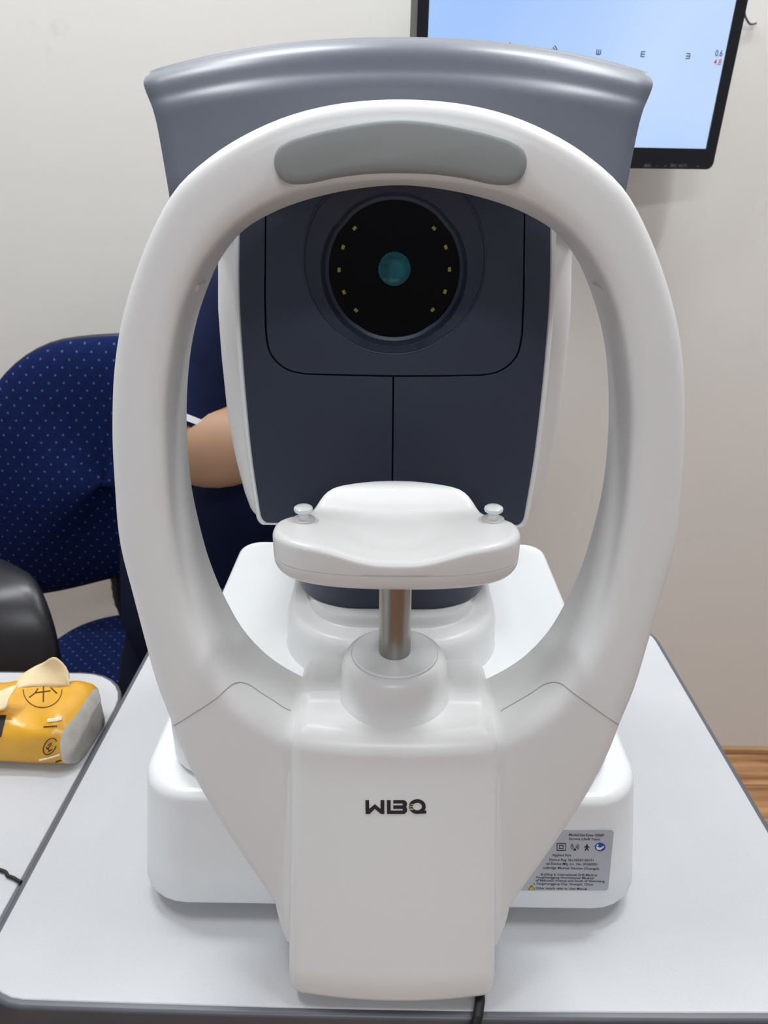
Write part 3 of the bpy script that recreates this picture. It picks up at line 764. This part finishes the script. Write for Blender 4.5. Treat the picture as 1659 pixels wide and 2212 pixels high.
def patch(quad, n, m, nm):
    g = []
    for i in range(n+1):
        for j in range(n+1):
            a = Vector(quad[0]).lerp(Vector(quad[1]), i/n); b = Vector(quad[3]).lerp(Vector(quad[2]), i/n); p = a.lerp(b, j/n)
            g.append(on_surface(bvp, p.x, p.y, 0.0003))
    f = [(i*(n+1)+j, (i+1)*(n+1)+j, (i+1)*(n+1)+j+1, i*(n+1)+j+1) for i in range(n) for j in range(n)]
    if all(q is not None for q in g): mesh(nm, g, f, m, wrap)
patch([(-30, 1545), (14, 1545), (3, 1592), (-30, 1592)], 6, INK, 'print_patch')
def tissue():
    rows = []
    top = [(-30, 1500, .530), (18, 1482, .525), (42, 1462, .520), (66, 1446, .518), (92, 1432, .516), (121, 1420, .514), (134, 1430, .512), (146, 1446, .510), (149, 1460, .508)]
    bot = [(-60, 1560, .498), (-10, 1540, .490), (8, 1524, .492), (28, 1492, .496), (60, 1484, .500), (92, 1484, .502), (118, 1485, .503), (140, 1482, .503), (157, 1484, .502)]
    A = smooth_path([PY(*q) for q in top], 30); B = smooth_path([PY(*q) for q in bot], 30)
    for i, (a, b) in enumerate(zip(A, B)):
        rows.append([a.lerp(b, k/8)+Vector((0, 0.004*math.sin(math.pi*k/8)*math.sin(i*0.35), 0.0)) for k in range(9)])
    o = loft('tissue_sheet', rows, TISSUE, tp, closed=False, cap0=False, cap1=False, angle=80)
    s = o.modifiers.new('solid', 'SOLIDIFY'); s.thickness = 0.0006
    # second fold lying over the front
    t2 = smooth_path([PY(-40, 1500, .478), PY(0, 1492, .476), PY(26, 1482, .477), PY(40, 1478, .480)], 14)
    b2 = smooth_path([PY(-50, 1530, .460), PY(-8, 1536, .4585), PY(10, 1532, .4595), PY(22, 1505, .468)], 14)
    o2 = loft('tissue_fold', [[a.lerp(b, k/5)+Vector((0, -0.003*math.sin(math.pi*k/5), 0)) for k in range(6)] for a, b in zip(t2, b2)], TISSUE, tp, closed=False, cap0=False, cap1=False, angle=80)
    s = o2.modifiers.new('solid', 'SOLIDIFY'); s.thickness = 0.0006
tissue()

# ------------------------------------------------------------------ wall monitor
my, mt = math.radians(13), math.radians(4.5)
mu = Vector((math.cos(my), math.sin(my), 0)); mn0 = Vector((math.sin(my), -math.cos(my), 0))
mv = (Vector((0, 0, 1))*math.cos(mt) + mn0*math.sin(mt)).normalized()
mn = mu.cross(mv).normalized()
if mn.y > 0: mn = -mn
mo = PY(1545, 366, 1.225)
def MP(px, py):
    return hitplane(px, py, mo, mn)
def muv(px, py):
    p = MP(px, py)-mo; return p.dot(mu), p.dot(mv)
def mpt(u, v, out=0.0): return mo+mu*u+mv*v+mn*out
uL = muv(901, 40)[0]; uR = muv(1578, 180)[0]; vB = muv(1450, 365)[1]; hM = (uR-uL)*0.60
sL = muv(926, 40)[0]; sR = muv(1557, 170)[0]; sB = muv(1450, 320)[1]; sT = hM-(uR-sR)
mon = thing('wall_monitor', tuple(mpt((uL+uR)/2, vB)), 'black-framed lit wall monitor showing a row of tiny letters on pale blue', 'monitor')
def rr2(u0, u1, v0, v1, r, n=6):
    pts = []
    for cx_, cy_, a0 in ((u1-r, v0+r, -90), (u1-r, v1-r, 0), (u0+r, v1-r, 90), (u0+r, v0+r, 180)):
        for k in range(n+1):
            a = math.radians(a0+90*k/n); pts.append((cx_+r*math.cos(a), cy_+r*math.sin(a)))
    return pts
vB0 = vB
cas = slab('casing', [mpt(u, v, -0.004) for u, v in rr2(uL, uR, vB, vB+hM, 0.010)], -mn*0.035, MONM, mon, bev=0.003)
# bezel frame as four joined strips around the screen
oo = [(uL, vB), (uR, vB), (uR, vB+hM), (uL, vB+hM)]; ii = [(sL, sB), (sR, sB), (sR, vB+sT), (sL, vB+sT)]
ro = rr2(uL, uR, vB, vB+hM, 0.010); ri = rr2(sL, sR, sB, vB+sT, 0.0008)
loft('bezel', [[mpt(u, v, -0.006) for u, v in ro], [mpt(u, v, 0) for u, v in ro], [mpt(u, v, 0) for u, v in ri], [mpt(u, v, -0.003) for u, v in ri]], MONM, mon, cap0=False, cap1=False)
scr = slab('screen', [mpt(u, v, -0.0018) for u, v in ((sL, sB), (sR, sB), (sR, vB+sT), (sL, vB+sT))], -mn*0.002, SCREEN, mon, smooth=False)
def scr_strip(u0, v0, u1, v1, m, wd): 
    d = Vector((u1-u0, v1-v0, 0)).normalized(); nx, ny = -d.y*wd, d.x*wd
    return [(u0-nx, v0-ny), (u1-nx, v1-ny), (u1+nx, v1+ny), (u0+nx, v0+ny)]
def e_letter(px, py, ang, size):
    u, v = muv(px, py); c, s = math.cos(ang), math.sin(ang); h = size/2
    segs = [((-h, -h), (-h, h)), ((-h, h), (h, h)), ((-h, 0), (h, 0)), ((-h, -h), (h, -h))]
    vv, ff = [], []
    for a, b in segs:
        q = scr_strip(a[0], a[1], b[0], b[1], None, size/9)
        i0 = len(vv)
        for x, y in q: vv.append(mpt(u+x*c-y*s, v+x*s+y*c, -0.0012))
        ff.append((i0, i0+1, i0+2, i0+3))
    return mesh('screen_letter', vv, ff, INK, scr, smooth=False)
for px, py, ang in ((1102, 100, 0.6), (1198, 106, 2.4), (1294, 112, math.pi/2), (1390, 117, 0), (1487, 121, math.pi)): e_letter(px, py, ang, 0.0058)
for s, x0, yb, m in (("0.6", 1545, 121, INK), ("4.8", 1542, 140, REDINK)):
    A = MP(x0, yb)+mn*-0.0012
    text_mesh('screen_text', s, m, scr, A, mu, mv, width=0.0118, height=0.0075)
for s, x0, wd in (("MENU", 1391, 0.0105), ("-", 1416, 0.003), ("+", 1434, 0.0035), ("SRC", 1447, 0.0105), ("/AUTO", 1464, 0.0145), ("o", 1504, 0.004)):
    text_mesh('button_text', s, GREYINK, mon, MP(x0, 361)+mn*0.0006, mu, mv, width=wd, height=0.0042 if len(s) > 1 else 0.003)
# wall bracket
bc = mpt((uL+uR)/2, vB+hM*0.5, -0.039)
box('wall_bracket', bc.x-0.05, bc.x+0.05, bc.y+0.002, WY, bc.z-0.05, bc.z+0.05, APRM, mon, bev=0.004)
# grey cord stub beside the monitor
ck = smooth_path([PY(1612, 2, WY-0.02), PY(1608, 22, WY-0.012), PY(1612, 40, WY-0.006), PY(1622, 52, WY-0.004), PY(1634, 50, WY-0.004)], 24)
tag(tube('signal_cord', ck, 0.0016, GREYINK), 'thin grey cord end hanging on the wall just right of the monitor', 'cord')

# ------------------------------------------------------------------ office chair
chx, chy = -0.33, 0.90
ch = thing('office_chair', (chx, chy, 0), 'navy dotted office chair with black armrest behind the side table', 'chair')
BYc = 1.10
bp = [(250, 724), (180, 729), (110, 741), (55, 768), (10, 808), (-30, 870), (-52, 960), (-55, 1060), (-35, 1170), (5, 1250), (60, 1280), (110, 1278), (170, 1268), (240, 1252), (330, 1238), (430, 1222), (510, 1180), (555, 1080), (560, 960), (540, 860), (500, 790), (430, 745), (340, 727)]
bq = [PY(x, y, BYc) for x, y in bp]
bq = smooth_path(bq+[bq[0]], 72)[:-1]
bcn = sum(bq, Vector())/len(bq)
def br(s, y, grow_=0.0):
    r_ = []
    for p in bq:
        d = p-bcn; q = bcn+d*s; u = d.x/0.22
        q = q+Vector((0, y-0.02*(1-u*u)*0+0.0, 0)); q.y += -0.018*(d.x/0.22)**2*1.0; r_.append(q)
    return r_
CHM.node_tree.nodes['Texture Coordinate'] if 'Texture Coordinate' in CHM.node_tree.nodes else None
back_r = [br(s, y) for s, y in ((0.02, -0.030), (0.3, -0.029), (0.6, -0.0265), (0.8, -0.022), (0.90, -0.016), (0.96, -0.008), (0.99, 0.0), (0.992, 0.006))]
loft('backrest', back_r, CHM, ch, angle=70)
loft('back_shell', [br(s, y) for s, y in ((0.985, 0.004), (1.0, 0.006), (1.006, 0.012), (1.0, 0.020), (0.93, 0.032), (0.6, 0.042), (0.02, 0.046))], BLACKP, ch, angle=70)
sp = [(0.245*math.copysign(abs(math.cos(a))**0.55, math.cos(a)), 0.235*math.copysign(abs(math.sin(a))**0.55, math.sin(a))) for a in (2*math.pi*k/64 for k in range(64))]
SEATZ = 0.47
def sr(s, z, dz=0.0): return [(chx-0.015+x*s, chy+y*s, z) for x, y in sp]
loft('seat', [sr(0.98, SEATZ-0.055), sr(1.0, SEATZ-0.04), sr(1.0, SEATZ-0.025), sr(0.985, SEATZ-0.012), sr(0.95, SEATZ-0.004), sr(0.88, SEATZ), sr(0.5, SEATZ+0.003), sr(0.05, SEATZ+0.004)], CHS, ch, angle=60)
loft('seat_pan', [sr(0.6, SEATZ-0.085), sr(0.94, SEATZ-0.07), sr(0.97, SEATZ-0.056)], BLACKP, ch)
bb = PY(262, 1290, 1.11)
def bracket():
    pth = [(bb.x, 1.135, bb.z+0.16), (bb.x, 1.138, bb.z+0.05), (bb.x+0.004, 1.135, bb.z-0.03), (bb.x+0.03, 1.12, 0.44), (bb.x+0.06, 1.02, 0.40), (chx, chy, 0.395)]
    pth = smooth_path(pth, 60); rr_ = [0.036+0.0022*(i % 2) if 4 < i < 36 else 0.034 for i in range(60)]
    return tube('back_bracket', pth, rr_, BLACKR, ch, n=14, flat=0.55)
bracket()
for side in (0, 1):
    if side == 0: ap = [PY(-170, 1215, 1.00), PY(-95, 1220, 0.93), PY(-25, 1242, 0.86), PY(28, 1290, 0.81), PY(58, 1365, 0.785), PY(75, 1450, 0.775), PY(82, 1540, 0.78), PY(88, 1610, 0.81)]
    if side == 0:
        ap = [Vector(p) for p in ap]; a0 = ap[:]
        ap += [Vector((ap[-1].x+0.02, 0.86, 0.415)), Vector((ap[-1].x+0.10, 0.89, 0.405))]
        am = ap
    else: ap = [Vector((2*(chx-0.015)-p.x, p.y, p.z)) for p in am]
    pts = smooth_path(ap, 50); rings = []
    for i, p in enumerate(pts):
        d = (pts[min(i+1, 49)]-pts[max(i-1, 0)]).normalized(); a = Vector((1, 0.25 if side == 0 else -0.25, 0)).normalized(); a = (a-d*a.dot(d)).normalized(); u = a.cross(d)
        rings.append([p-a*0.010+a*0.044*math.copysign(abs(math.cos(q))**0.6, math.cos(q))+u*0.014*math.copysign(abs(math.sin(q))**0.8, math.sin(q)) for q in (2*math.pi*k/20 for k in range(20))])
    loft('armrest', rings, BLACKP, ch, angle=70)
tube('gas_column', [(chx, chy, 0.08), (chx, chy, 0.25), (chx, chy, 0.40)], [0.03, 0.025, 0.025], BLACKP, ch, n=16)
for k in range(5):
    a = math.radians(72*k+20); ex_, ey_ = chx+0.27*math.cos(a), chy+0.27*math.sin(a)
    leg = tube('star_leg', [(chx, chy, 0.11), (chx+0.14*math.cos(a), chy+0.14*math.sin(a), 0.095), (ex_, ey_, 0.08)], [0.03, 0.024, 0.018], BLACKP, ch, n=10)
    tube('caster', [(ex_-0.022*math.sin(a), ey_+0.022*math.cos(a), 0.028), (ex_+0.022*math.sin(a), ey_-0.022*math.cos(a), 0.028)], 0.028, BLACKR, leg, n=20)

# ------------------------------------------------------------------ seated operator
per = thing('person', (-0.22, 0.95, 0), 'person in navy short-sleeved shirt seated behind the machine, forearm reaching to it', 'person')
def skin(name, verts, edges, radii, m, parent, sub=2, root=0):
    me = bpy.data.meshes.new(name); me.from_pydata([tuple(v) for v in verts], edges, []); me.update()
    o = bpy.data.objects.new(name, me); COL.objects.link(o); me.materials.append(m)
    o.parent = parent; o.matrix_parent_inverse = parent.matrix_world.inverted()
    sk = o.modifiers.new('skin', 'SKIN'); sk.use_smooth_shade = True; sk.branch_smoothing = 0.4
    for i, r in enumerate(radii):
        sv = me.skin_vertices[0].data[i]; sv.radius = r if isinstance(r, tuple) else (r, r); sv.use_root = (i == root)
    s = o.modifiers.new('sub', 'SUBSURF'); s.levels = sub; s.render_levels = sub
    return o
V, E, Rr, idx = [], [], [], {}
def J(k, p, r, par=None):
    idx[k] = len(V); V.append(Vector(p)); Rr.append(r)
    if par: E.append((idx[par], idx[k]))
pel = Vector((-0.235, 0.965, 0.565))
che = Vector((-0.115, 0.885, 0.90)); neck_ = Vector((-0.065, 0.850, 1.055)); 
J('pelvis', pel, (0.135, 0.105)); J('waist', (-0.185, 0.945, 0.70), (0.125, 0.10), 'pelvis'); J('chest', che, (0.145, 0.105), 'waist')
J('upper', (-0.085, 0.865, 0.985), (0.12, 0.085), 'chest'); J('neck', neck_, 0.048, 'upper'); J('head0', (-0.055, 0.838, 1.105), 0.058, 'neck')
J('head1', (-0.050, 0.828, 1.165), (0.070, 0.080), 'head0'); J('head2', (-0.050, 0.832, 1.215), (0.066, 0.074), 'head1'); J('head3', (-0.050, 0.838, 1.243), 0.042, 'head2')
shR = PY(505, 640, 0.87); elR = PY(380, 975, 0.79); wrR = PY(665, 938, 0.76)
J('shR', shR, 0.062, 'upper'); J('uaR', shR.lerp(elR, .5), 0.052, 'shR'); J('elR', elR, 0.053, 'uaR'); J('faR', elR.lerp(wrR, .33), 0.060, 'elR'); J('fbR', elR.lerp(wrR, .70), 0.038, 'faR'); J('wrR', wrR, 0.026, 'fbR')
shL = Vector((0.065, 0.86, shR.z)); elL = Vector((0.085, 0.82, 0.84)); wrL = Vector((0.035, 0.765, 0.87))
J('shL', shL, 0.062, 'upper'); J('uaL', shL.lerp(elL, .5), 0.050, 'shL'); J('elL', elL, 0.043, 'uaL'); J('faL', elL.lerp(wrL, .4), 0.042, 'elL'); J('wrL', wrL, 0.026, 'faL')
for s, wr, el, hx in (('R', wrR, elR, 1), ('L', wrL, elL, -1)):
    d = (wr-el).normalized(); side = Vector((0, 0, 1)); side = (side-d*side.dot(d)).normalized(); nrm = d.cross(side)
    J('palm'+s, wr+d*0.05, (0.022, 0.030), 'wr'+s); J('kn'+s, wr+d*0.085, (0.014, 0.034), 'palm'+s)
    for f, (o_, L) in enumerate(((0.028, 0.066), (0.009, 0.075), (-0.010, 0.070), (-0.027, 0.055))):
        b_ = wr+d*0.088+side*o_
        J(f'f{s}{f}a', b_+d*L*0.3, 0.0085, 'kn'+s); J(f'f{s}{f}b', b_+d*L*0.65+Vector((0, -0.010, 0)), 0.008, f'f{s}{f}a'); J(f'f{s}{f}c', b_+d*L*0.88+Vector((0, -0.022, 0)), 0.007, f'f{s}{f}b')
    J('t'+s+'a', wr+d*0.045+side*0.036, 0.011, 'palm'+s); J('t'+s+'b', wr+d*0.075+side*0.050+Vector((0, -0.01, 0)), 0.0095, 't'+s+'a'); J('t'+s+'c', wr+d*0.10+side*0.052+Vector((0, -0.018, 0)), 0.008, 't'+s+'b')
for s, kx in (('A', -0.29), ('B', 0.02)):
    hp = pel+Vector((-0.085 if s == 'A' else 0.085, -0.03, -0.01)); kn = Vector((kx, 0.76, 0.55)); an = Vector((kx, 0.84, 0.09))
    J('hip'+s, hp, 0.082, 'pelvis'); J('th'+s, hp.lerp(kn, .5), 0.072, 'hip'+s); J('knee'+s, kn, 0.056, 'th'+s); J('calf'+s, kn.lerp(an, .35), 0.052, 'knee'+s); J('ank'+s, an, 0.036, 'calf'+s); J('toe'+s, an+Vector((0, -0.14, -0.045)), 0.032, 'ank'+s)
# face features grown from the head
J('earR', (-0.128, 0.845, 1.150), 0.014, 'head1'); J('earL', (0.028, 0.845, 1.150), 0.014, 'head1')
skin('body', V, E, Rr, SKIN, per, sub=2)
# shirt: torso and sleeves
cuR = shR.lerp(elR, 0.72)
sv = [pel+Vector((0, 0, -0.02)), V[idx['waist']], che, V[idx['upper']], neck_+Vector((-0.006, 0.005, -0.045)), shR, shR.lerp(elR, .45), cuR, shL, shL.lerp(elL, .45), shL.lerp(elL, .78)]
skin('shirt', sv, [(0, 1), (1, 2), (2, 3), (3, 4), (3, 5), (5, 6), (6, 7), (3, 8), (8, 9), (9, 10)], [(0.158, 0.134), (0.146, 0.120), (0.150, 0.118), (0.122, 0.098), 0.066, 0.076, 0.074, 0.070, 0.068, 0.060, 0.056], SHIRT, per)
def cuff(nm, c, d, r, m, th):
    d = d.normalized(); a = d.orthogonal().normalized(); b = d.cross(a); N = 40
    v, f = [], []
    for k in range(N):
        q = 2*math.pi*k/N; o_ = a*math.cos(q)+b*math.sin(q)
        for du, dr in ((-th, 0), (th, 0), (th, -0.003), (-th, -0.003)): v.append(c+d*du+o_*(r+dr))
    for k in range(N):
        i0, j0 = 4*k, 4*((k+1) % N)
        for q in range(4): f.append((i0+q, i0+(q+1) % 4, j0+(q+1) % 4, j0+q))
    return mesh(nm, v, f, m, per)
STRIPE = mat('white_stripe', 'e4e6ea', 0.8, var=0.03)
dR = elR-shR; dL = elL-shL
cuff('sleeve_cuff', cuR-dR.normalized()*0.020, dR, 0.066, SHIRT, 0.045); cuff('cuff_stripe', cuR+dR.normalized()*0.017, dR, 0.0675, STRIPE, 0.0035)
cuff('sleeve_cuff', shL.lerp(elL, .78)+dL.normalized()*0.008, dL, 0.060, SHIRT, 0.016); cuff('cuff_stripe', shL.lerp(elL, .78)+dL.normalized()*0.014, dL, 0.0615, STRIPE, 0.0035)
# trousers
tv = [pel+Vector((0, 0, 0.01))]; te = []; tr = [(0.150, 0.128)]
for s in 'AB':
    i0 = len(tv)
    for k, r_ in (('hip'+s, 0.095), ('th'+s, 0.084), ('knee'+s, 0.068), ('calf'+s, 0.062), ('ank'+s, 0.054)): tv.append(V[idx[k]]); tr.append(r_)
    te += [(0, i0)]+[(i0+q, i0+q+1) for q in range(4)]
skin('trousers', tv, te, tr, PANTS, per)
for s in 'AB':
    an, to = V[idx['ank'+s]], V[idx['toe'+s]]
    skin('shoe', [an+Vector((0, 0.03, -0.045)), an+Vector((0, -0.04, -0.04)), to+Vector((0, 0, -0.005)), to+Vector((0, -0.04, -0.006))], [(0, 1), (1, 2), (2, 3)], [0.040, 0.044, 0.036, 0.028], BLACKP, per)
# hair, eyes, mouth
hr = []
for i in range(13):
    ph = math.pi*0.62*i/12; r_ = []
    for k in range(32):
        a = 2*math.pi*k/32; fr_ = 1.0-0.42*sstep(-0.15, -0.75, math.sin(a)) if math.sin(a) < -0.15 else 1.0
        p_ = ph*fr_
        r_.append(Vector((-0.050+0.0835*math.sin(p_)*math.cos(a)+0.0001*k, 0.836+0.094*math.sin(p_)*math.sin(a), 1.182+0.098*math.cos(p_))))
    hr.append(r_)
loft('hair', hr, HAIR, per, angle=80)
for sx in (-1, 1):
    ey = lathe('eye', [(0.0005, -0.010)] + [(0.010*math.sin(math.pi*k/8), -0.010*math.cos(math.pi*k/8)) for k in range(1, 8)] + [(0.0005, 0.010)], -0.050+sx*0.028, 0.7705, EYEW, per, n=16, z0=1.170)
    disc_y('iris', Vector((-0.050+sx*0.028, 0.7605, 1.170)), [(0.0045, 0.001), (0.0043, -0.0003), (0.001, -0.0006)], INK, ey, n=20)
    tube('eyebrow', [(-0.050+sx*0.015, 0.760, 1.189), (-0.050+sx*0.030, 0.759, 1.193), (-0.050+sx*0.044, 0.768, 1.189)], [0.002, 0.003, 0.0015], HAIR, per, n=8)
tube('nose', smooth_path([(-0.050, 0.772, 1.178), (-0.050, 0.758, 1.160), (-0.050, 0.745, 1.140), (-0.050, 0.757, 1.130)], 16), [0.006+0.0045*min(1, k/10) if k < 14 else 0.007 for k in range(16)], SKIN, per, n=14)
tube('mouth', [(-0.070, 0.764, 1.112), (-0.050, 0.757, 1.110), (-0.030, 0.764, 1.112)], [0.003, 0.006, 0.003], mat('lip', 'a8645a', 0.5), per, n=8)
